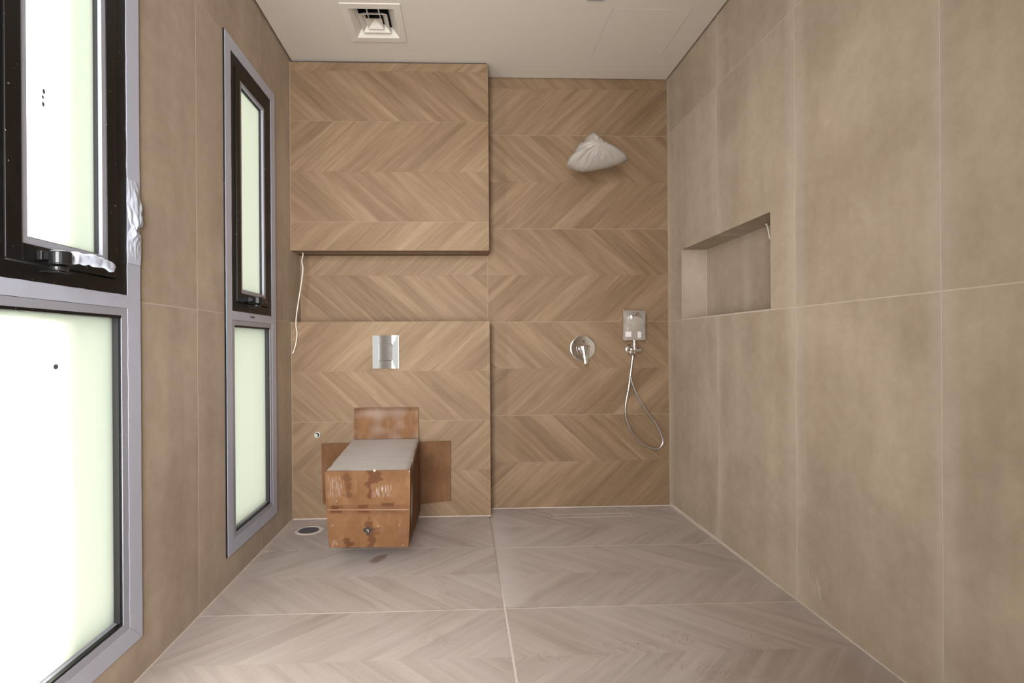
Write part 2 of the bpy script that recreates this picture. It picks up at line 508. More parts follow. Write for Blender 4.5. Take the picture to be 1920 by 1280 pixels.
# floor ---------------------------------------------------------------------
def zdrop(x, y):
    return 0.0 if x < 0.16 else -DROP*max(0.0, min(1.0, (y-1.918)/(D2-1.918)))
def floor_fn(a, b, n=0.0):
    return Vector((a, b, zdrop(a, b) + n - TILE_N))
floor = MB().box(XL-0.3, XR+0.3, YR-0.3, D2+0.3, -0.16, -0.024).build('floor', M['body'])
tag(floor, 'dusty wood-look chevron floor tiles with shoe prints', 'floor', kind='structure')
FB = [D2+0.02-0.04, 2.513, 1.918, 1.323, 0.728]
frows = [1.918+0.2965*k for k in range(-5, 6)]
def grout_bed(name, parent, fn, rect, n=0.0018):
    return cell_mesh(MB(), fn, rect, [], -0.004, n).build(name, M['wood_grout'], parent)
for (x0, x1) in ((XL, 0.16), (0.1601, XR)):
    for (y0, y1) in ((0.4, 1.918), (1.918, D2)):
        cell_mesh(MB(), floor_fn, (x0, x1, y0, y1), [], -0.02, 0.0035).build('grout', M['floor_grout'], floor)
cell_mesh(MB(), floor_fn, (XL, XR, YR, 0.4), [], -0.02, 0.0035).build('grout', M['floor_grout'], floor)
yl = [D1-0.002, 2.513, 1.918, 1.323, 0.728]
yr = [D2-0.002, 2.513, 1.918, 1.323, 0.728]
left_tiles = [(XL+0.002, 0.1585, yl[i+1], yl[i]) for i in range(4)]
right_tiles = [(0.162, XR-0.002, yr[i+1], yr[i]) for i in range(4)]
# row 0 starts at 1.918 - 5*0.2965 ; the row 1.918-2.2145 (index 5) leans '\' left of the joint and '/' right of it
chevron(floor, floor_fn, left_tiles, frows, +1, M['floor'], 0.05, 0.0040)
chevron(floor, floor_fn, right_tiles, frows, -1, M['floor'], 0.02, 0.0040)
for (x0, x1) in ((XL+0.002, 0.16), (0.16, XR-0.002)):
    for k in range(2):
        chevron(floor, floor_fn, [(x0, x1, max(YR, 0.728-0.595*(k+1)), 0.728-0.595*k)], frows, 1, M['stone'], planks=False)

# shower wall ------------------------------------------------------------------
wall_back = MB().box(XL-0.3, XR+0.3, D2+TILE_N, D2+0.3, -0.16, H+0.3).build('wall_back', M['body'])
tag(wall_back, 'shower wall of brown wood-look chevron tiles', 'wall', kind='structure')
back = Plane((0, D2+TILE_N, 0), (1, 0, 0), (0, 0, 1))
back_fn = lambda a, b, n=0.0: back(a, b, n)
grout_bed('grout', wall_back, back_fn, (XL, XR, -0.03, H+0.1), 0.0028)
ZS = [-DROP-0.002, 0.571, ZJ, 1.755, 2.350, H+0.08]
chevron(wall_back, back_fn, [(0.1665, XR-0.001, ZS[j], ZS[j+1]) for j in range(5)], ROWS, +1, M['wood'], 0.04)
chevron(wall_back, back_fn, [(XL+0.001, 0.1665, ZJ, 1.755)], ROWS, -1, M['wood'], 0.07)

# cistern boxing (below) and bulkhead (above) ---------------------------------------
wall_c = MB().box(XL, XB-TILE_N, D1+TILE_N, D2+0.002, -0.06, ZJ-TILE_N).build('wall_cistern', M['body'])
tag(wall_c, 'low boxed-out cistern wall of light chevron tiles behind the carton', 'wall', kind='structure')
front = Plane((0, D1+TILE_N, 0), (1, 0, 0), (0, 0, 1))
front_fn = lambda a, b, n=0.0: front(a, b, n)
grout_bed('grout', wall_c, front_fn, (XL, XB-TILE_N, -0.03, ZJ-0.001), 0.0020)
chevron(wall_c, front_fn, [(XL+0.002, XB-0.0005, 0.001, 0.571), (XL+0.002, XB-0.0005, 0.571, ZJ)], ROWS, -1, M['wood'], 0.09)
MB().box(XL, XB-0.0005, D1+0.001, D2, ZJ-TILE_N, ZJ-0.0005).build('ledge_tile', M['wood'], wall_c)
MB().box(XB-TILE_N, XB-0.0005, D1+0.001, D2, -0.03, ZJ-TILE_N).build('return_tile', M['wood'], wall_c)

ZU = 1.583
wall_u = empty('wall_bulkhead', (XL, D1, ZU))
tag(wall_u, 'upper bulkhead box of light chevron tiles hanging over the recess', 'wall', kind='structure')
mb = MB()
mb.box(XL, XB-TILE_N, D1+TILE_N, 3.028, ZU+TILE_N, H-0.012)
mb.box(XL, XB-TILE_N, 3.028, D2+0.002, ZU+0.03, H-0.012)
mb.box(0.052, XB-TILE_N, 3.028, D2+0.002, ZU+TILE_N, ZU+0.03)
mb.box(XL, 0.052, 3.050, D2+0.002, ZU+TILE_N, ZU+0.03)
mb.build('body', M['body'], wall_u)
MB().box(XL, XB-0.012, D1+0.012, D2, H-0.012, H+0.03).build('gap_shade_strip', M['cavity'], wall_u)  # dark strip that paints in the shade of the ceiling gap
grout_bed('grout', wall_u, front_fn, (XL, XB-TILE_N, ZU+0.001, H-0.012), 0.0020)
chevron(wall_u, front_fn, [(XL+0.002, XB-0.0005, ZU, 1.755), (XL+0.002, XB-0.0005, 1.755, 2.350), (XL+0.002, XB-0.0005, 2.350, H-0.011)], ROWS, -1, M['wood'], 0.115)
mb = MB()
for (a0, a1, b0, b1) in ((XL, XB-0.0005, D1+0.001, 3.028), (0.052, XB-0.0005, 3.028, D2), (XL, 0.052, 3.050, D2)):
    mb.box(a0, a1, b0, b1, ZU, ZU+TILE_N)
mb.build('soffit_tile', M['wood'], wall_u)
MB().box(XB-TILE_N, XB-0.0005, D1+0.001, D2, ZU+TILE_N, H-0.011).build('return_tile', M['wood'], wall_u)
MB().box(XL+0.02, 0.050, 3.029, 3.049, ZU+0.024, ZU+0.0295).build('light_channel', M['cavity'], wall_u)

# left wall with two tall windows -------------------------------------------------
WZ0, WZ1 = 0.124, 2.373
WIN = [(2.140, 2.712), (1.017, 1.581)]
lplane = lambda a, b, n=0.0: Vector((XL-TILE_N+n, a, b))
lh = [(y0+0.004, y1-0.004, WZ0+0.004, WZ1-0.004) for y0, y1 in WIN]
wall_left = cell_mesh(MB(), lambda a, b, n: Vector((XL-TILE_N+n, a, b)), (YR-0.3, D2+0.3, -0.16, H+0.3), lh, -0.10, 0.0).build('wall_left', M['body'], weld=True)
tag(wall_left, 'window wall of large plain taupe stone-look tiles', 'wall', kind='structure')
cell_mesh(MB(), lplane, (YR, D2, -0.03, H+0.1), lh, -0.003, 0.0034).build('grout', M['grout'], wall_left, weld=True)
LY = [YR+0.001, 0.125, 0.725, 1.325, 1.9246, 2.5246, D2]
stone_tiles(wall_left, lplane, LY, [0.001, ZJ, 2.352, H+0.08], lh)

# right wall with niche -----------------------------------------------------------
NY0, NY1, NZ0, NZ1, ND = 2.090, 2.946, 1.168, 1.585, 0.150
rplane = lambda a, b, n=0.0: Vector((XR+TILE_N-n, a, b))
nh = [(NY0, NY1, NZ0, NZ1)]
nb = [(NY0-0.004, NY1+0.004, NZ0-0.004, NZ1+0.004)]
wall_right = cell_mesh(MB(), lambda a, b, n: Vector((XR+TILE_N-n, a, b)), (YR-0.3, D2+0.3, -0.16, H+0.3), nb, -0.30, 0.0).build('wall_right', M['body'], weld=True)
tag(wall_right, 'long wall of large plain taupe tiles with a shower niche', 'wall', kind='structure')
cell_mesh(MB(), rplane, (YR, D2, -0.03, H+0.1), nb, -0.003, 0.0034).build('grout', M['grout'], wall_right, weld=True)
RY = [YR+0.001, 0.1316, 0.7316, 1.3316, 1.9316, 2.5316, D2]
stone_tiles(wall_right, rplane, RY, [0.001, ZJ, 2.352, H+0.08], nh)
# niche lining tiles
xn = XR+ND
MB().box(xn, xn+0.02, NY0-0.003, NY1+0.003, NZ0-0.003, NZ1+0.003).build('niche_back', M['stone'], wall_right)
MB().box(XR+0.0005, xn, NY1+0.0002, NY1+0.0035, NZ0-0.003, NZ1+0.003).build('niche_side', M['stone'], wall_right)
MB().box(XR+0.0005, xn, NY0-0.0035, NY0-0.0002, NZ0-0.003, NZ1+0.003).build('niche_side', M['stone'], wall_right)
MB().box(XR+0.0005, xn, NY0, NY1, NZ1+0.0002, NZ1+0.0035).build('niche_head', M['stone'], wall_right)
MB().box(XR+0.0005, xn, NY0, NY1, NZ0-0.0035, NZ0-0.0002).build('niche_sill', M['stone'], wall_right)
mb = MB()
mb.box(xn-0.0012, xn, NY1-0.003, NY1, NZ0, NZ1)
mb.box(XR-0.0003, XR+0.0012, NY1-0.0022, NY1+0.0012, NZ0, NZ1)
mb.box(XR-0.0006, XR+0.002, NY0, NY1, NZ0-0.0035, NZ0-0.0002)
mb.build('niche_grout', M['grout'], wall_right)

# ceiling with a shadow gap -----------------------------------------------------------
VX0, VX1, VY0, VY1 = -0.593, -0.293, 2.466, 2.774
vh = (VX0+0.034, VX1-0.034, VY0+0.034, VY1-0.034)
DLX, DLY = 0.667, 2.376
dh = (DLX-0.036, DLX+0.036, DLY-0.036, DLY+0.036)
G = 0.010
AP = (0.775, 1.178, 2.476, 2.880)
ap_hole = (AP[0]-0.0015, AP[1]+0.0015, AP[2]-0.0015, AP[3]+0.0015)
ceil_fn = lambda a, b, n=0.0: Vector((a, b, H+n))
ceiling = cell_mesh(MB(), ceil_fn, (XL+G, XR-G, YR+G, D2-G), [vh, dh, ap_hole], 0.0, 0.0125).build('ceiling', M['paint'], weld=True)
tag(ceiling, 'off-white ceiling board with a dark shadow gap around it', 'ceiling', kind='structure')
MB().box(XL-0.3, XR+0.3, YR-0.3, D2+0.3, H+0.24, H+0.34).build('ceiling_slab', M['cavity'], ceiling)

# rear wall (behind the viewer) with a glazed door added to house the fill lamp -------------------------------------------
DX0, DX1, DZ0, DZ1 = -0.83, 0.07, 0.16, 2.40
wr = MB()
cell_mesh(wr, lambda a, b, n: Vector((a, YR+n, b)), (XL-0.3, XR+0.3, -0.16, H+0.3), [(DX0+0.01, DX1-0.01, DZ0+0.01, DZ1-0.01)], -0.2, 0.0)
wall_rear = wr.build('wall_rear', M['rear'], weld=True)
tag(wall_rear, 'plain rear wall with an added glazed door opposite the shower', 'wall', kind='structure')
d1 = empty('added_door_1', (-0.38, YR, DZ0))
tag(d1, 'added frosted glazed door in the unseen rear wall, housing the fill lamp', 'door', kind='structure')
mb = MB()
for (a0, a1, b0, b1) in ((DX0-0.04, DX0+0.02, DZ0-0.04, DZ1+0.04), (DX1-0.02, DX1+0.04, DZ0-0.04, DZ1+0.04), (DX0+0.02, DX1-0.02, DZ0-0.04, DZ0+0.02), (DX0+0.02, DX1-0.02, DZ1-0.02, DZ1+0.04)):
    mb.box(a0, a1, YR-0.05, YR+0.012, b0, b1)
mb.build('frame', M['frame'], d1)
MB().box(DX0+0.02, DX1-0.02, YR-0.012, YR-0.004, DZ0+0.02, DZ1-0.02).build('pane', M['glass'], d1)

# unseen block added outside to keep the sun off the far window
blocker = MB().box(-2.9, -2.6, 2.72, 8.0, -0.5, 7.0).build('sun_blocker', M['rear'])
tag(blocker, 'added unseen block outside, keeping the sun off the far window', 'sun blocker', kind='structure')

# sealant lines in the corners -----------------------------------------------------------
def trim(i, label, *boxes, mat='plaster'):
    mb = MB()
    for b in boxes: mb.hexa(*b)
    o = mb.build('trim_%d' % i, M[mat])
    tag(o, label, 'sealant', kind='structure')
def strip_box(x0, x1, y0, y1, z0, z1, za=0.0, zb=0.0):
    """za, zb: drop at y0 / y1"""
    return ([(x0, y0, z0+za), (x1, y0, z0+za), (x1, y1, z0+zb), (x0, y1, z0+zb)], [(x0, y0, z1+za), (x1, y0, z1+za), (x1, y1, z1+zb), (x0, y1, z1+zb)])
trim(1, 'white sealant line along the foot of the window wall', strip_box(XL, XL+0.006, 0.4, D1, -0.002, 0.003))
trim(2, 'white sealant line along the foot of the niche wall', strip_box(XR-0.006, XR, 0.4, 1.918, -0.002, 0.003), strip_box(XR-0.006, XR, 1.918, D2, -0.002, 0.003, 0, -DROP))
trim(3, 'white sealant line along the foot of the shower wall', strip_box(XB, XR, D2-0.006, D2, -DROP-0.002, -DROP+0.003))
trim(4, 'white sealant line along the foot of the cistern boxing', strip_box(XL, XB, D1-0.006, D1, -0.002, 0.003))
trim(5, 'thin pale grout line up the corner beside the toilet carton', strip_box(XL, XL+0.0025, D1-0.0012, D1, 0, ZJ), strip_box(XL, XL+0.0025, D1-0.0012, D1, ZU, H-0.01), mat='wood_grout')
trim(6, 'thin pale grout line up the corner beside the shower hose', strip_box(XR-0.0025, XR, D2-0.0012, D2, -DROP, H), mat='wood_grout')

# ------------------------------------------------------------------ windows
def ring(mb, y0, y1, z0, z1, w, n0, n1, wz=None):
    wz = w if wz is None else wz
    for (a0, a1, b0, b1) in ((y0, y0+w, z0, z1), (y1-w, y1, z0, z1), (y0+w, y1-w, z0, z0+wz), (y0+w, y1-w, z1-wz, z1)):
        mb.box(XL+n0, XL+n1, a0, a1, b0, b1)
    return mb

def film_strip(root, a, b, c, d, n0, n1, jit=0.0008, seg=26, seed=0):
    """quad a-b (outer edge), d-c (inner edge) in (y, z); ragged long edges"""
    rg = random.Random(seed)
    A, B, C, D = (Vector((p[0], p[1])) for p in (a, b, c, d))
    rows = []
    for i in range(seg+1):
        u = i/seg
        p, q = A.lerp(B, u), D.lerp(C, u)
        e = (q-p).normalized()
        if 0 < i < seg:
            p = p + e*rg.uniform(-jit, jit)*0.6; q = q + e*rg.uniform(-jit, jit)
        rows.append((p, q))
    mb = MB()
    P = [[Vector((XL+n0, p.x, p.y)), Vector((XL+n1, p.x, p.y)), Vector((XL+n1, q.x, q.y)), Vector((XL+n0, q.x, q.y))] for p, q in rows]
    n = mb.grid(P, True)
    mb.f.append((n, n+1, n+2, n+3)); m = n+seg*4; mb.f.append((m+3, m+2, m+1, m))
    return mb.build('film_strip', M['silver'], root)

def make_window(i, label, y0, y1, wrapped):
    root = empty('window_%d' % i, (XL, (y0+y1)/2, WZ0))
    tag(root, label, 'window', kind='structure')
    ZT0, ZT1 = 1.128, 1.178                          # transom
    mb = MB()
    fw = 0.107
    ring(mb, y0, y1, ZT0-0.02, WZ1, fw, -0.07, 0.004, 0.11)
    for (a0, a1, b0, b1) in ((y0, y0+0.087, WZ0, ZT0-0.02), (y1-0.087, y1, WZ0, ZT0-0.02), (y0+0.087, y1-0.087, WZ0, WZ0+0.087), (y0+0.087, y1-0.087, ZT0-0.012, ZT0)):
        mb.box(XL-0.07, XL+0.002 if b1 < 1.2 else XL+0.004, a0, a1, b0, b1)
    frame = mb.build('frame', M['frame'], root)
    # upper sash, standing a little proud, with its glazing bead, gasket and pane
    sy0, sy1, sz0, sz1 = y0+0.105, y1-0.105, 1.222, WZ1-0.103
    sash = ring(MB(), sy0, sy1, sz0, sz1, 0.041, -0.045, 0.009).build('sash', M['frame'], root, bevel=0.0015)
    by0, by1, bz0, bz1 = sy0+0.039, sy1-0.039, sz0+0.039, sz1-0.039
    ring(MB(), by0, by1, bz0, bz1, 0.018, -0.03, 0.0065).build('glazing_bead', M['bead'], root)
    ring(MB(), by0+0.016, by1-0.016, bz0+0.016, bz1-0.016, 0.006, -0.02, -0.004).build('gasket', M['gasket'], root)
    MB().box(XL-0.020, XL-0.014, by0+0.01, by1-0.01, bz0+0.01, bz1-0.01).build('pane', M['glass'], root)
    # lower fixed light
    ly0, ly1, lz0, lz1 = y0+0.058, y1-0.058, WZ0+0.058, ZT0+0.010
    ring(MB(), ly0, ly1, lz0, lz1, 0.026, -0.01, 0.0048, 0.022).build('glazing_bead', M['bead'], root)
    ring(MB(), ly0+0.024, ly1-0.024, lz0+0.020, lz1-0.020, 0.007, -0.026, -0.002).build('gasket', M['gasket'], root)
    MB().box(XL-0.026, XL-0.020, ly0+0.02, ly1-0.02, lz0+0.02, lz1-0.02).build('pane', M['glass'], root)
    MB().hexa([(XL-0.02, ly0+0.03, lz0+0.024), (XL+0.001, ly0+0.03, lz0+0.021), (XL+0.001, ly1-0.03, lz0+0.021), (XL-0.02, ly1-0.03, lz0+0.024)],
              [(XL-0.02, ly0+0.03, lz0+0.034), (XL+0.001, ly0+0.03, lz0+0.0225), (XL+0.001, ly1-0.03, lz0+0.0225), (XL-0.02, ly1-0.03, lz0+0.034)]).build('drip_bead', M['bead'], root)
    # grey film strips over the outer faces
    w, g = 0.058, 0.0006
    o0, o1, p0, p1 = y0+0.008, y1, WZ0, WZ1
    q0, q1, r0, r1 = y0+0.061, y1-w, WZ0+w, WZ1-w+0.002
    n0, n1 = 0.0041, 0.0058
    film_strip(root, (o0, p0+g), (o0, p1-g), (q0, r1-g), (q0, r0+g), n0, n1, 0.0014, 60, i*10+1)
    film_strip(root, (o1, p0+g), (o1, p1-g), (q1, r1-g), (q1, r0+g), n0, n1, 0.0014, 60, i*10+2)
    film_strip(root, (o0+g, p0), (o1-g, p0), (q1-g, r0), (q0+g, r0), n0, n1, 0.0005, 20, i*10+3)
    film_strip(root, (o0+g, p1), (o1-g, p1), (q1-g, r1), (q0+g, r1), n0, n1, 0.0012, 20, i*10+4)
    film_strip(root, (q0+g, ZT0+0.011), (q1-g, ZT0+0.011), (q1-g, ZT1), (q0+g, ZT1), n0, n1, 0.0006, 20, i*10+5)
    # cam handle on the bottom rail of the sash
    hy, hz = (y0+y1)/2 - (0.075 if wrapped else 0.05), 1.240
    mb = MB()
    mb.box(XL+0.009, XL+0.020, hy-0.024, hy+0.024, hz-0.010, hz+0.012)
    mb.lathe((XL+0.045, hy, hz-0.004), (0, 0, 1), [(0.006, -0.016), (0.021, -0.015), (0.023, -0.012), (0.023, 0.014), (0.021, 0.017), (0.006, 0.018)], 24)
    mb.box(XL+0.016, XL+0.045, hy-0.017, hy+0.017, hz-0.008, hz+0.008)
    mb.lathe((XL+0.040, hy+0.002, hz-0.034), (0, 0, 1), [(0.004, 0), (0.017, 0.001), (0.019, 0.004), (0.019, 0.010), (0.008, 0.016)], 24)
    mb.box(XL+0.0045, XL+0.05, hy-0.012, hy+0.030, hz-0.037, hz-0.034)
    mb.build('handle', M['black'], root, bevel=0.001)
    if wrapped:
        rows, N, S = [], 26, 14
        for k in range(N):
            u = k/(N-1)
            c = Vector((XL+0.052+0.012*math.sin(u*2.2), hy+0.022+u*0.135, hz+0.002+0.006*math.sin(u*3)-0.006*u))
            rr = 0.0155*(1-0.25*u)*(0.55 if k in (0, N-1) else 1)
            row = []
            for s in range(S):
                a = 2*math.pi*s/S
                q = noise.noise(Vector((u*9, math.cos(a)*1.4, math.sin(a)*1.4)))*0.0045
                row.append(c + Vector((math.cos(a)*(rr*0.7+q), 0, math.sin(a)*(rr+q))))
            rows.append(row)
        mb = MB(); n = mb.grid(rows, True)
        mb.f.append(tuple(range(n, n+S))); mb.f.append(tuple(range(n+(N-1)*S, n+N*S)))
        wrp = mb.build('handle_wrap', M['tape'], root, smooth=True)
        tag(wrp, 'white tape wrapped round the lever')
    else:
        rows = []
        P = [(XL+0.05, hy+0.015, hz-0.002), (XL+0.056, hy+0.05, hz), (XL+0.05, hy+0.085, hz-0.006), (XL+0.046, hy+0.10, hz-0.012)]
        MB().tube(spline(P, 5), [0.008]*11 + [0.006]*5, 10).build('handle_lever', M['black'], root, smooth=True)
    return root

win1 = make_window(1, 'narrow far window with frosted panes and bare black cam handle, nearest the toilet', WIN[0][0], WIN[0][1], False)
win2 = make_window(2, 'large near window with white-taped handle and peeling grey film', WIN[1][0], WIN[1][1], True)

# torn, crumpled film hanging on the near window
def crumple():
    prof = [(1.530, 1.524, 1.560), (1.505, 1.520, 1.572), (1.480, 1.519, 1.580), (1.455, 1.518, 1.586), (1.430, 1.520, 1.589), (1.408, 1.524, 1.590), (1.398, 1.530, 1.584),
            (1.388, 1.534, 1.566), (1.378, 1.530, 1.562), (1.366, 1.524, 1.583), (1.350, 1.520, 1.584), (1.325, 1.520, 1.582), (1.300, 1.520, 1.581), (1.275, 1.521, 1.580)]
    rows = []
    fine = []
    for k in range(len(prof)-1):
        for s in range(4):
            u = s/4; fine.append(tuple(prof[k][j]*(1-u)+prof[k+1][j]*u for j in range(3)))
    fine.append(prof[-1])
    for k, (z, a, b) in enumerate(fine):
        row = []
        e = math.sin(math.pi*k/(len(fine)-1))
        for s in range(15):
            u = s/14
            h = 0.007 + e*(0.011*abs(noise.noise(Vector((u*4.5, z*26, 1.3)))) + 0.010*math.sin(math.pi*u)*(0.4+0.6*abs(noise.noise(Vector((2.0, z*18, 4.0))))))
            row.append(Vector((XL+h, a+(b-a)*u, z)))
        rows.append(row)
    mb = MB(); mb.grid(rows)
    o = mb.build('peeling_film', M['tape'], win2, thick=0.0012)
    tag(o, 'crumpled peeling grey-white film')
crumple()
# marks left on the frosted panes
for (y, z, ry, rz) in ((1.252, 1.650, .004, .007), (1.249, 1.635, .003, .005), (1.250, 1.618, .004, .006), (1.290, 0.975, .008, .007)):
    mb = MB()
    mb.lathe((XL-0.0142 if z > 1.2 else XL-0.0202, y, z), (1, 0, 0), [(ry, 0.0), (ry*0.9, 0.0005)], 10)
    for k, p in enumerate(mb.v): mb.v[k] = (p[0], p[1], z+(p[2]-z)*rz/ry)
    mb.build('pane_smudge', M['gully'], win2)
# scribble on the transom film of the far window
pts = [(XL+0.0062, 2.385+0.0032*k, 1.160+0.005*math.sin(k*1.9)) for k in range(16)]
MB().tube(spline(pts, 3), 0.0009, 5).build('pen_scribble', M['mark'], win1)

# ------------------------------------------------------------------ things on the walls
# flush plate
fp = empty('flush_plate', (-0.450, D1, 0.983))
tag(fp, 'square-cornered chrome flush plate with one button above the carton', 'flush plate')
x0, x1, z0, z1 = -0.526, -0.374, 0.884, 1.081
mb = MB()
def plate_profile(u):
    # cross-section: two flanks tilting away either side of a flat middle
    if u < 0.25: return 0.0125 - 0.0030*((0.25-u)/0.25)
    if u > 0.75: return 0.0125 - 0.0030*((u-0.75)/0.25)
    return 0.0125
N = 40
rows = [[Vector((x0+(x1-x0)*i/N, D1-plate_profile(i/N), z)) for i in range(N+1)] for z in (z0+0.0015, z0+0.004, (z0+z1)/2, z1-0.004, z1-0.0015)]
rows = [[Vector((p.x, D1-0.001, z0)) for p in rows[0]]] + [[Vector((p.x, p.y+0.002, z0)) for p in rows[0]]] + rows + [[Vector((p.x, p.y+0.002, z1)) for p in rows[0]]] + [[Vector((p.x, D1-0.001, z1)) for p in rows[0]]]
mb.grid(rows)
for e in (0, N):
    mb.face([r[e] for r in rows])
mb.build('plate', M['chrome'], fp, smooth=False, weld=True)
MB().box(-0.4865, -0.4095, D1-0.0138, D1-0.008, 0.9300, 1.0315).build('button_gap', M['gasket'], fp)
MB().box(-0.4850, -0.4110, D1-0.0165, D1-0.008, 0.9315, 1.0300).build('button', M['chrome'], fp, bevel=0.002)

# protective film still stuck to the two flanks of the plate
def flank_film(pts, name, m):
    mb = MB(); n = len(pts)
    a = mb.add([(x, D1-plate_profile((x-x0)/(x1-x0))-0.0018, z) for x, z in pts]); b = mb.add([(x, D1-plate_profile((x-x0)/(x1-x0))-0.0002, z) for x, z in pts])
    mb.f += [tuple(range(a, a+n)), tuple(range(b+n-1, b-1, -1))] + [(a+i, b+i, b+(i+1) % n, a+(i+1) % n) for i in range(n)]
    tag(mb.build(name, m, fp), 'pale film still stuck to the plate')
flank_film([(x0+0.001, z0+0.001), (x0+0.039, z0+0.001), (x0+0.040, z0+0.03), (x0+0.036, z0+0.05), (x0+0.0365, z0+0.148), (x0+0.040, z0+0.157), (x0+0.038, z1-0.001), (x0+0.001, z1-0.001)], 'film', M['plate_film'])
flank_film([(x1-0.001, z0+0.001), (x1-0.018, z0+0.001), (x1-0.026, z0+0.010), (x1-0.034, z0+0.032), (x1-0.037, z0+0.06), (x1-0.036, z0+0.14), (x1-0.031, z0+0.158), (x1-0.020, z0+0.165), (x1-0.014, z1-0.006), (x1-0.009, z1-0.001), (x1-0.001, z1-0.001)], 'film', M['plate_film'])

# small capped water outlet
cv = empty('water_outlet', (-0.856, D1, 0.495))
tag(cv, 'small round capped chrome water outlet left of the carton', 'outlet')
MB().lathe((-0.856, D1-0.0002, 0.495), (0, -1, 0), [(0.019, 0), (0.019, 0.004), (0.017, 0.005), (0.013, 0.005), (0.013, 0.001), (0.0, 0.001)], 28).build('collar', M['steel'], cv, smooth=False)
MB().lathe((-0.858, D1-0.001, 0.494), (0, -1, 0), [(0.010, 0), (0.010, 0.010), (0.008, 0.012), (0.0, 0.012)], 24).build('plug', M['steel'], cv)
MB().lathe((-0.856, D1-0.0012, 0.495), (0, -1, 0), [(0.0165, 0), (0.0165, 0.0006), (0.0105, 0.0006), (0.0105, 0)], 28).build('seal', M['gasket'], cv)

# shower mixer
mx = empty('shower_mixer', (0.771, D2, 0.995))
tag(mx, 'round chrome shower mixer with a lever pointing down', 'mixer')
MB().lathe((0.771, D2-0.0002, 0.995), (0, -1, 0), [(0.082, 0), (0.0835, 0.002), (0.0835, 0.006), (0.082, 0.0085), (0.075, 0.0095), (0.03, 0.0100), (0.0, 0.0100)], 64).build('plate', M['chrome'], mx, smooth=True)
MB().lathe((0.771, D2-0.010, 0.995), (0, -1, 0), [(0.026, 0), (0.026, 0.030), (0.024, 0.034), (0.0, 0.035)], 40).build('spindle', M['chrome'], mx)
rows = []
for k in range(17):
    u = k/16
    c = Vector((0.771+0.004*u, D2-0.050-0.020*math.sin(u*1.5)-0.006*u, 1.004-0.112*u))
    w = 0.025*(1-u)**1.3 + 0.0125; th = 0.014*(1-u)+0.0055
    rows.append([c+Vector((math.cos(a)*w, -math.sin(a)*th, 0.010*(1-u)*math.sin(a))) for a in (2*math.pi*s/20 for s in range(20))])
mb = MB(); n = mb.grid(rows, True); mb.f.append(tuple(range(n+19, n-1, -1))); m = n+16*20; mb.f.append(tuple(range(m, m+20)))
mb.build('lever', M['chrome'], mx, smooth=True)
for (dx, dz) in ((-0.052, 0.036), (0.004, 0.044)):
    MB().lathe((0.771+dx, D2-0.0098, 0.995+dz), (0, -1, 0), [(0.0055, 0), (0.0055, 0.0008)], 14).build('water_mark', M['gasket'], mx)

# hand shower bracket and outlet elbow
br = empty('hand_shower_bracket', (1.072, D2, 0.986))
tag(br, 'small round chrome wall bracket and hose outlet of the hand shower', 'bracket')
MB().lathe((1.076, D2-0.0002, 0.985), (0, -1, 0), [(0.031, 0), (0.033, 0.002), (0.033, 0.007), (0.030, 0.010), (0.016, 0.012), (0.014, 0.030), (0.012, 0.042), (0.0, 0.043)], 40).build('rosette', M['chrome'], br, smooth=True)
MB().lathe((1.102, D2-0.052, 0.984), (1, 0, 0), [(0.012, -0.030), (0.015, -0.027), (0.015, 0.012), (0.018, 0.014), (0.018, 0.021), (0.0, 0.022)], 28).build('holder', M['chrome'], br)
MB().tube([(1.066, D2-0.030, 0.982), (1.068, D2-0.034, 0.968), (1.070, D2-0.036, 0.950)], [0.010, 0.009, 0.0085], 14).build('outlet_elbow', M['chrome'], br, smooth=True)

hs = empty('hand_shower', (1.080, D2-0.07, 0.985))
tag(hs, 'hand shower wrapped in a milky plastic sleeve with hanging steel hose', 'hand shower')
hy = D2-0.072
MB().tube([(1.083, hy+0.002, 0.955), (1.083, hy, 0.985), (1.079, hy-0.004, 1.02), (1.077, hy-0.012, 1.08), (1.075, hy-0.02, 1.13), (1.074, hy-0.03, 1.165)], [0.009, 0.013, 0.0095, 0.0105, 0.012, 0.014], 16).build('handle', M['chrome'], hs, smooth=True)
MB().lathe((1.073, hy-0.028, 1.170), (0, -1, -0.25), [(0.012, -0.012), (0.044, -0.004), (0.048, 0.004), (0.046, 0.009), (0.0, 0.010)], 40).build('spray_head', M['chrome'], hs, smooth=True)
P2 = [(765,440),(752,540),(741,620),(728,690),(730,750),(755,820),(800,875),(850,905),(885,910),(908,893),(913,862),(882,790),(832,720),(790,650),(764,592),(755,550),(757,500),(762,455)]
def px_point(u, v, Y):
    """point of the photograph at depth Y (used once, to read off real-world positions)"""
    fwd = Vector((math.sin(YAW), math.cos(YAW), 0)); right = Vector((math.cos(YAW), -math.sin(YAW), 0)); up = Vector((0, 0, 1))
    r2 = math.cos(ROLL)*right + math.sin(ROLL)*up; u2 = -math.sin(ROLL)*right + math.cos(ROLL)*up
    d = r2*((u-CX)/F_PX) + u2*((CY-v)/F_PX) + fwd
    return Vector((0, 0, CAM_H)) + d*(Y/d.y)
hose = []
for k, (a, b) in enumerate(P2):
    u = k/(len(P2)-1)
    dep = 0.072*(1-u)+0.036*u - 0.022*math.sin(math.pi*u)
    hose.append(px_point(900+a/2.667, 500+b/2.667, D2-dep))
MB().tube(spline(hose, 8), 0.0068, 12).build('hose', M['steel'], hs, smooth=True)
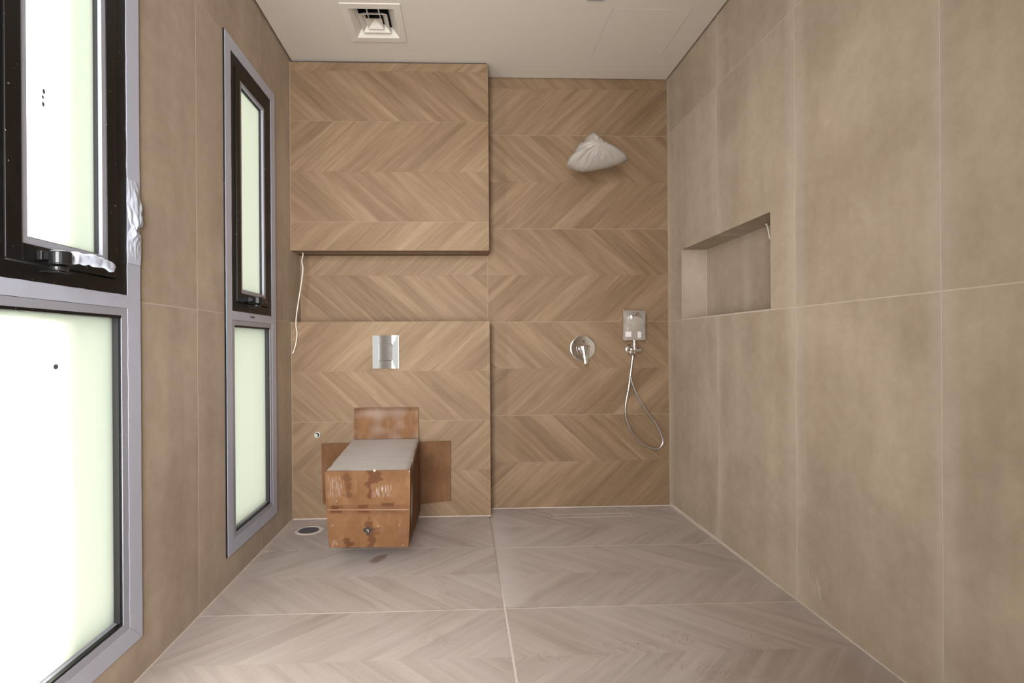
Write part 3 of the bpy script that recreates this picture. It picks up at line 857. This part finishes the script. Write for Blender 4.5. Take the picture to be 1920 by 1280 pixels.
# sleeve: a flattened bag round the head and handle
def sleeve():
    X0, X1, Z0, Z1 = 1.003, 1.145, 1.044, 1.228
    mb = MB(); N, R = 28, 26
    rows = []
    for j in range(R):
        v = j/(R-1); row = []
        z = Z0+(Z1-Z0)*v
        for i in range(N):
            a = 2*math.pi*i/N
            fat = 0.006 + 0.030*math.sin(math.pi*min(1, v*1.05))**0.7*(0.45+0.55*v)
            if v > 0.95: fat *= 0.4
            cx = math.copysign(abs(math.cos(a))**0.55, math.cos(a)); sy = math.sin(a)
            x = (X0+X1)/2 + cx*(X1-X0)/2*(1+0.03*noise.noise(Vector((v*7, cx*2, 3))))
            q = noise.noise(Vector((x*38, z*30, 0.7 if sy > 0 else 5)))*0.006
            zz = z + (0.006*noise.noise(Vector((x*90, 1, 0))) if v < 0.04 else 0) - (0.004*cx if v > 0.95 else 0)
            row.append(Vector((x, hy-0.018-sy*fat-q, zz)))
        rows.append(row)
    n = mb.grid(rows, True)
    m = n+(R-1)*N; mb.f.append(tuple(range(m, m+N)))
    return mb.build('plastic_sleeve', M['clearbag'], hs, smooth=True)
slv = sleeve()
MB().box(1.010, 1.046, hy-0.0445, hy-0.0435, 1.063, 1.096).build('sticker', M['paper'], hs)
MB().hexa([(1.085, hy-0.047, 1.055), (1.108, hy-0.044, 1.058), (1.108, hy-0.043, 1.058), (1.085, hy-0.046, 1.055)], [(1.083, hy-0.052, 1.096), (1.106, hy-0.050, 1.094), (1.106, hy-0.049, 1.094), (1.083, hy-0.051, 1.096)]).build('paper_tag', M['paper'], hs)

# shower head in its bag
sh = empty('rain_shower_head', (0.79, D2, 2.12))
tag(sh, 'wall-mounted shower head tied up in a crumpled white plastic bag', 'shower head')
YH = D2-0.30
MB().lathe((0.832, D2-0.0002, 2.190), (0, -1, 0), [(0.028, 0), (0.028, 0.006), (0.012, 0.010), (0.0, 0.010)], 28).build('wall_flange', M['chrome'], sh)
MB().tube([(0.832, D2-0.008, 2.190), (0.820, D2-0.12, 2.180), (0.802, YH+0.06, 2.145), (0.795, YH+0.02, 2.125), (0.792, YH+0.008, 2.108)], 0.010, 12).build('arm', M['chrome'], sh, smooth=True)
MB().lathe((0.790, YH+0.005, 2.098), (0, -0.25, -1), [(0.012, -0.010), (0.056, -0.004), (0.060, 0.0), (0.058, 0.006), (0.0, 0.007)], 40).build('spray_disc', M['chrome'], sh, smooth=True)
OUT = [(760,140),(800,240),(870,250),(960,310),(1060,390),(1120,420),(1270,500),(1420,570),(1530,640),(1600,660),(1650,750),(1500,820),(1380,860),(1280,890),(1100,930),(950,950),(760,985),(600,1000),(500,980),(420,960),(350,930),(270,900),(200,860),(180,840),(215,700),(300,640),(360,520),(420,410),(480,405),(540,390),(570,310),(600,240),(700,170)]
def bag():
    ctr = px_point(1050+790/12.8, 240+560/12.8, YH)
    ring_ = [px_point(1050+a/12.8, 240+b/12.8, YH) for a, b in OUT]
    # densify the outline
    R = []
    for k in range(len(ring_)):
        a, b = ring_[k], ring_[(k+1) % len(ring_)]
        R += [a.lerp(b, s/3) for s in range(3)]
    L = 15
    mb = MB(); n = len(R)
    rows = []
    for side in (-1, 1):
        for j in (range(L) if side < 0 else range(L-2, -1, -1)):
            u = j/(L-1)            # 0 centre, 1 rim
            row = []
            for k, p in enumerate(R):
                q = ctr.lerp(p, max(u, 0.02))
                hgt = 0.115*math.sqrt(max(0, 1-u*u))**1.1
                low = max(0.0, (ctr.z+0.01-q.z)/0.06)
                hgt *= (1-0.25*min(1, low))
                a = math.atan2(p.z-ctr.z, p.x-ctr.x)
                cr = (abs(noise.noise(Vector((math.cos(a)*3.2, math.sin(a)*3.2, u*1.6+side*3)))) - 0.22)*0.030 + noise.noise(Vector((q.x*40, q.z*40, side)))*0.010 + abs(noise.noise(Vector((q.x*75+q.z*30, q.z*60, side*2))))*0.008
                hgt += cr*math.sin(math.pi*min(1, u))*0.9 if 0.05 < u < 1 else 0
                row.append(Vector((q.x, q.y+side*hgt*(1.0 if side < 0 else 0.8) + 0.025*min(1.6, low)*u, q.z)))
            rows.append(row)
    nn = mb.grid(rows, True)
    mb.f.append(tuple(range(nn, nn+n))); m = nn+(len(rows)-1)*n; mb.f.append(tuple(range(m, m+n)))
    return mb.build('plastic_bag', M['bag'], sh, smooth=True)
bag()

# cables
def cable(label, pts, r=0.0030):
    o = MB().tube(spline(pts, 8), r, 10).build('cable', M['cable'], smooth=True)
    return tag(o, label, 'cable', 'bare cable ends left for lighting')
cable('white cable hanging from the bulkhead slot down the left corner', [(-0.955, 3.038, ZU+0.015), (-0.953, 3.030, 1.565), px_point(566, 490, 3.01), px_point(568, 502, 2.99), px_point(567, 516, 2.975), px_point(562, 550, 2.960), px_point(556, 590, 2.956), px_point(555, 610, 2.955), px_point(557, 626, 2.953), px_point(554, 648, 2.950), px_point(549, 663, 2.945)])
cable('short white cable poking from the top of the wall niche', [(XR+0.120, 2.315, NZ1-0.001), (XR+0.105, 2.285, 1.580), (XR+0.085, 2.250, 1.570), (XR+0.070, 2.215, 1.535), (XR+0.062, 2.190, 1.490)], 0.0032)

# ------------------------------------------------------------------ toilet under its carton
ct = empty('toilet_carton', (-0.44, 2.60, 0.10))
tag(ct, 'stained brown cardboard carton standing over the wall-hung toilet, flaps spread', 'carton')
def card_panel(name, a, b, c, d, nx, nz, stain=None, dust=None, th=0.006, wob=0.0015, label=None, parent=ct, mat='card'):
    """bilinear panel a (bottom-left) b (bottom-right) c (top-right) d (top-left)"""
    A, B, C, D = map(Vector, (a, b, c, d))
    nrm = (B-A).cross(D-A).normalized()
    mb = MB(); rows, S, Du = [], [], []
    for j in range(nz+1):
        v = j/nz; row = []
        for i in range(nx+1):
            u = i/nx
            p = A.lerp(B, u).lerp(D.lerp(C, u), v)
            row.append(p + nrm*noise.noise(p*5.0)*wob)
            S.append(stain(u, v) if stain else 0.0); Du.append(dust(u, v) if dust else 0.0)
        rows.append(row)
    mb.grid(rows)
    o = mb.build(name, M[mat], parent, recalc=False)
    for nm, val in (('stain', S), ('dust', Du)):
        at = o.data.attributes.new(nm, 'FLOAT', 'POINT'); at.data.foreach_set('value', val)
    s = o.modifiers.new('board', 'SOLIDIFY'); s.thickness = th; s.offset = -1
    if label: o['label'] = label
    return o
def soft(d, w): return max(0.0, min(1.0, 0.5 - d/w))
def rect_s(u, v, u0, u1, v0, v1, w=0.015, amp=1.0, ns=0.03, f=12):
    q = noise.noise(Vector((u*f, v*f, u0*9)))*ns
    return amp*soft(max(u0-u, u-u1, v0-v, v-v1)+q, w)
def st_low(u, v):
    return max(rect_s(u, v, .20, .27, .02, .26, amp=.75, ns=.05), rect_s(u, v, .22, .29, .0, .14, amp=.8, ns=.06), rect_s(u, v, .49, .57, 0.0, .70, amp=.7, ns=.05), rect_s(u, v, .50, .62, .25, .55, amp=.5, ns=.08), rect_s(u, v, .49, .53, .72, .92, amp=.5),
               rect_s(u, v, .05, .19, .93, 1.0, amp=.95, ns=.02), rect_s(u, v, .37, .51, .94, 1.0, amp=.9, ns=.02), rect_s(u, v, .70, .82, .955, 1.0, amp=.6), rect_s(u, v, .0, 1.0, .90, 1.0, amp=.25))
def st_up(u, v):
    return max(rect_s(u, v, .22, .29, .30, .98, amp=.55, ns=.05), rect_s(u, v, .235, .285, .28, .74, amp=.6, ns=.05), rect_s(u, v, .50, .64, .66, 1.0, amp=.75, ns=.06), rect_s(u, v, .50, .545, .28, .98, amp=.75, ns=.03),
               rect_s(u, v, .06, .16, .01, .11, amp=.95, ns=.02), rect_s(u, v, .17, .20, .03, .11, amp=.6, ns=.03), rect_s(u, v, .37, .50, .03, .13, amp=.8, ns=.02), rect_s(u, v, .66, .80, .08, .17, amp=.8, ns=.02), rect_s(u, v, .0, 1.0, .0, .12, amp=.28))
def du_up(u, v):
    n = noise.noise(Vector((u*160, v*5, 2.0)))
    return 0.6*rect_s(u, v, .57, .75, .36, .58, .12, 1.0)*max(0, min(1, n*2.5+0.1)) + 0.4*rect_s(u, v, .06, .16, .4, .8, .2)*max(0, min(1, noise.noise(Vector((u*140, v*4, 9.0)))*2.4))
def du_low(u, v):
    return 0.35*rect_s(u, v, .0, .10, .0, .2, .1)*max(0, min(1, noise.noise(Vector((u*140, v*4, 5.0)))*2.5))
FBL, FBR = (-0.611, 2.290, 0.101), (-0.250, 2.290, 0.094)
FML, FMR = (-0.611, 2.248, 0.285), (-0.2370, 2.248, 0.279)
FTL, FTR = (-0.604, 2.203, 0.470), (-0.231, 2.206, 0.470)
KBL, KBR = (-0.640, 2.915, 0.050), (-0.250, 2.915, 0.050)
KTL, KTR = (-0.640, 2.935, 0.470), (-0.253, 2.928, 0.470)
card_panel('front_lower_panel', FBL, FBR, FMR, FML, 110, 56, st_low, du_low)
card_panel('front_upper_panel', tuple(Vector(FML)+Vector((0, 0, .0035))), tuple(Vector(FMR)+Vector((0, 0, .0035))), FTR, FTL, 110, 56, st_up, du_up)
def dust_top(u, v):
    return 0.74 + 0.24*min(1, max(0, 1-abs(u-0.45)*1.1)) - 0.35*max(0, (u-0.93)/0.07)
card_panel('top_panel', tuple(Vector(FTL)+Vector((0.004, 0.004, 0.001))), tuple(Vector(FTR)+Vector((-0.004, 0.004, 0.001))), KTR, KTL, 40, 60, None, dust_top)
def st_side(u, v): return 0.25*rect_s(u, v, 0, 1, 0, .5, .5)
def du_side(u, v): return 0.95*soft((((u-0.20)/0.055)**2+((v-0.50)/0.24)**2)**0.5-1+0.15*noise.noise(Vector((u*30, v*20, 1))), 0.2) + 0.55*max(0, 1-(1-v)/0.10)*(0.5+noise.noise(Vector((u*6, 3, 3))))
card_panel('side_panel', FBR, KBR, KTR, FTR, 60, 40, st_side, du_side)
card_panel('side_panel', KBL, FBL, FTL, KTL, 30, 20, st_side)
card_panel('bottom_panel', KBL, KBR, FBR, FBL, 12, 12, lambda u, v: 0.5)
# three flaps folded flat against the wall
def st_tear(u, v): return 0.75*rect_s(u, v, 0, 1, .90, 1, .02, 1.0, .03, 25)*(0.6+0.5*noise.noise(Vector((u*40, 0, 0))))
card_panel('flap', (-0.638, 2.938, 0.471), (-0.257, 2.938, 0.471), (-0.260, 2.951, 0.653), (-0.636, 2.951, 0.654), 60, 40, st_tear, lambda u, v: 0.22*max(0, noise.noise(Vector((u*4, v*3, 7)))+0.2))
card_panel('flap', (-0.252, 2.940, 0.084), (-0.071, 2.950, 0.097), (-0.069, 2.950, 0.451), (-0.252, 2.940, 0.449), 20, 30, lambda u, v: 0.28+0.2*noise.noise(Vector((u*3, v*3, 1))))
card_panel('flap', (-0.822, 2.950, 0.091), (-0.636, 2.938, 0.090), (-0.638, 2.938, 0.449), (-0.829, 2.950, 0.445), 20, 30, lambda u, v: 0.28+0.2*noise.noise(Vector((u*3, v*3, 4))))
# clear tape over the seam
mb = MB()
rows = []
for k in range(31):
    u = k/30
    c = Vector(FML).lerp(Vector(FMR), u) + Vector((0, -0.0012, 0.0015))
    d = (Vector(FTL)-Vector(FBL)).normalized()
    rows.append([c + d*(s*0.0035 + 0.0012*noise.noise(Vector((u*14, s, 0)))) + Vector((0, -0.0012 + 0.0008*abs(s), 0)) for s in (-1, -0.3, 0.3, 1)])
mb.grid(rows)
mb.build('seam_tape', M['clear_tape'], ct, smooth=True, thick=0.0005)
# dark stamped mark near the foot of the front
fo = Vector(FBL).lerp(Vector(FBR), 0.49).lerp(Vector(FML).lerp(Vector(FMR), 0.49), 0.46)
fn_ = (Vector(FBR)-Vector(FBL)).cross(Vector(FML)-Vector(FBL)).normalized()
fu = (Vector(FBR)-Vector(FBL)).normalized(); fv = fn_.cross(fu)
mb = MB()
for (a, b, r) in ((-0.0115, 0.003, 0.0105), (0.0105, 0.003, 0.0105), (0.0, -0.0125, 0.009), (0.0, 0.0, 0.011), (0.0, 0.014, 0.007)):
    mb.lathe(fo+fu*a+fv*b+fn_*0.0006, fn_, [(r, 0), (r*0.95, 0.0014), (0, 0.0016)], 18)
st = mb.build('stamped_mark', M['mark'], ct)
MB().tube([fo+fn_*0.0026+fu*x+fv*y for x, y in ((-0.005, 0.004), (-0.001, 0.006), (0.003, 0.003), (0.001, 0.0), (0.004, -0.003), (0.0, -0.006))], 0.0011, 6).build('mark_squiggle', M['plaster'], st)  # pale squiggle drawn on the stamped mark
# flecks of plaster on the carton rim
rg = random.Random(3)
for (u, v) in ((0.58, 1.0), (0.12, 0.62), (0.06, 0.30), (0.62, 0.29), (0.88, 0.30), (0.93, 0.03), (0.10, 0.05)):
    A = Vector(FBL).lerp(Vector(FBR), u); Bq = Vector(FTL).lerp(Vector(FTR), u)
    r = 0.0022 if v < 1 else 0.0055
    MB().lathe(A.lerp(Bq, v)+fn_*0.0008, fn_, [(r, -0.002), (r*0.7, 0.002), (0, 0.003)], 7).build('plaster_fleck', M['plaster'], ct)

# ------------------------------------------------------------------ floor and ceiling fittings
fd = empty('floor_drain', (-0.853, 2.782, 0.0))
tag(fd, 'round dark open floor drain in a rough white mortar ring', 'drain')
rg = random.Random(5)
rows = []
for k, (ra, h) in enumerate(((0.075, 0.0003), (0.072, 0.0020), (0.056, 0.0024), (0.053, 0.0006))):
    row = []
    for s in range(48):
        a = 2*math.pi*s/48
        r = ra*(1+(0.10*noise.noise(Vector((math.cos(a)*2, math.sin(a)*2, 3.0)))+0.10*max(0, math.cos(a-0.9))**6 if k < 2 else 0))
        row.append(Vector((-0.853+math.cos(a)*r, 2.782+math.sin(a)*r*0.92, h)))
    rows.append(row)
mb = MB(); mb.grid(rows, True); mb.build('mortar_ring', M['plaster'], fd, smooth=True)
MB().lathe((-0.853, 2.782, 0.0002), (0, 0, 1), [(0.0565, 0), (0.0545, 0.0014), (0.050, 0.0010), (0, 0.0010)], 40).build('cover', M['gully'], fd)

ld = empty('linear_drain', (0.775, 2.978, -0.016))
tag(ld, 'slim linear shower drain with tiled insert in the floor', 'drain')
def lz(y): return zdrop(1.0, y)
def sl_box(mb, x0, x1, y0, y1, h0, h1):
    mb.hexa([(x0, y0, lz(y0)+h0), (x1, y0, lz(y0)+h0), (x1, y1, lz(y1)+h0), (x0, y1, lz(y1)+h0)], [(x0, y0, lz(y0)+h1), (x1, y0, lz(y0)+h1), (x1, y1, lz(y1)+h1), (x0, y1, lz(y1)+h1)])
LX0, LX1, LY0, LY1 = 0.529, 1.020, 2.947, 3.010
mb = MB(); sl_box(mb, LX0+0.004, LX1-0.004, LY0, LY1-0.004, -0.002, 0.0011)
mb.build('insert', M['floor'], ld)
mb = MB()
sl_box(mb, LX0, LX1, LY1-0.0035, LY1, -0.002, 0.0014); sl_box(mb, LX1-0.004, LX1, LY0, LY1, -0.002, 0.0014)
sl_box(mb, LX0, LX0+0.003, LY0, LY1, -0.002, 0.0014)
mb.build('rim', M['plaster'], ld)
mb = MB(); sl_box(mb, LX0+0.003, LX0+0.008, LY0+0.008, LY0+0.045, 0.0, 0.0016)
mb.build('lift_slot', M['gasket'], ld)

# ceiling air vent
cv = empty('ceiling_vent', ((VX0+VX1)/2, (VY0+VY1)/2, H))
tag(cv, 'square white ceiling air diffuser above the toilet', 'vent')
cxv, cyv = (VX0+VX1)/2, (VY0+VY1)/2
def frustum(mb, a, za, b, zb, t=0.0015):
    """square skirt between half-width a at za (upper) and b at zb (lower), with thickness"""
    sq = lambda h, z: [Vector((cxv+sx*h, cyv+sy*h*1.02, z)) for sx, sy in ((-1, -1), (1, -1), (1, 1), (-1, 1))]
    L = [sq(a, za), sq(b, zb), sq(b-t, zb-0.0005), sq(a-t, za)]
    for k in range(4):
        for i in range(4):
            mb.face([L[k][i], L[k][(i+1) % 4], L[(k+1) % 4][(i+1) % 4], L[(k+1) % 4][i]])
mb = MB()
for (a0, a1, b0, b1) in ((VX0, VX1, VY0, VY0+0.036), (VX0, VX1, VY1-0.036, VY1), (VX0, VX0+0.036, VY0+0.036, VY1-0.036), (VX1-0.036, VX1, VY0+0.036, VY1-0.036)):
    mb.box(a0, a1, b0, b1, H-0.005, H)
mb.build('flange', M['vent'], cv)
mb = MB(); frustum(mb, 0.080, H+0.030, 0.1155, H-0.0035); mb.build('outer_cone', M['vent'], cv)
mb = MB(); frustum(mb, 0.046, H+0.024, 0.0735, H-0.003); mb.build('middle_cone', M['vent'], cv)
mb = MB()
sq = [Vector((cxv+sx*0.042, cyv+sy*0.043, H-0.003)) for sx, sy in ((-1, -1), (1, -1), (1, 1), (-1, 1))]
ap = Vector((cxv, cyv, H+0.024))
for i in range(4): mb.face([sq[i], sq[(i+1) % 4], ap])
mb.build('centre_pyramid', M['vent'], cv)
mb = MB()
for s in (-0.03, 0.03):
    mb.box(cxv+s-0.003, cxv+s+0.003, cyv-0.10, cyv+0.10, H+0.020, H+0.024)
mb.build('spacer_bar', M['vent'], cv)
mb = MB()
x0, x1, y0, y1 = vh
z0, z1 = H+0.012, H+0.16
for q in ([(x0, y0), (x1, y0)], [(x1, y0), (x1, y1)], [(x1, y1), (x0, y1)], [(x0, y1), (x0, y0)]):
    (a, b), (c, d) = q
    mb.face([(a, b, z0), (c, d, z0), (c, d, z1), (a, b, z1)])
mb.face([(x0, y0, z1), (x1, y0, z1), (x1, y1, z1), (x0, y1, z1)])
mb.build('duct_neck', M['gasket'], cv, thick=0.002)

# access hatch and downlight in the ceiling
ah = MB().box(AP[0], AP[1], AP[2], AP[3], H-0.0004, H+0.012).build('ceiling_access_hatch', M['paint'], bevel=0.0006)
tag(ah, 'faint flush square access hatch in the ceiling over the shower', 'hatch')
dl = empty('recessed_downlight', (DLX, DLY, H))
tag(dl, 'small square downlight at the top edge of the ceiling', 'downlight')
mb = MB()
for (a0, a1, b0, b1) in ((-.042, .042, -.042, -.030), (-.042, .042, .030, .042), (-.042, -.030, -.030, .030), (.030, .042, -.030, .030)):
    mb.box(DLX+a0, DLX+a1, DLY+b0, DLY+b1, H-0.004, H)
mb.build('trim_ring', M['bead'], dl)
MB().box(DLX-0.034, DLX+0.034, DLY-0.034, DLY+0.034, H+0.02, H+0.05).build('lamp_body', M['gasket'], dl)
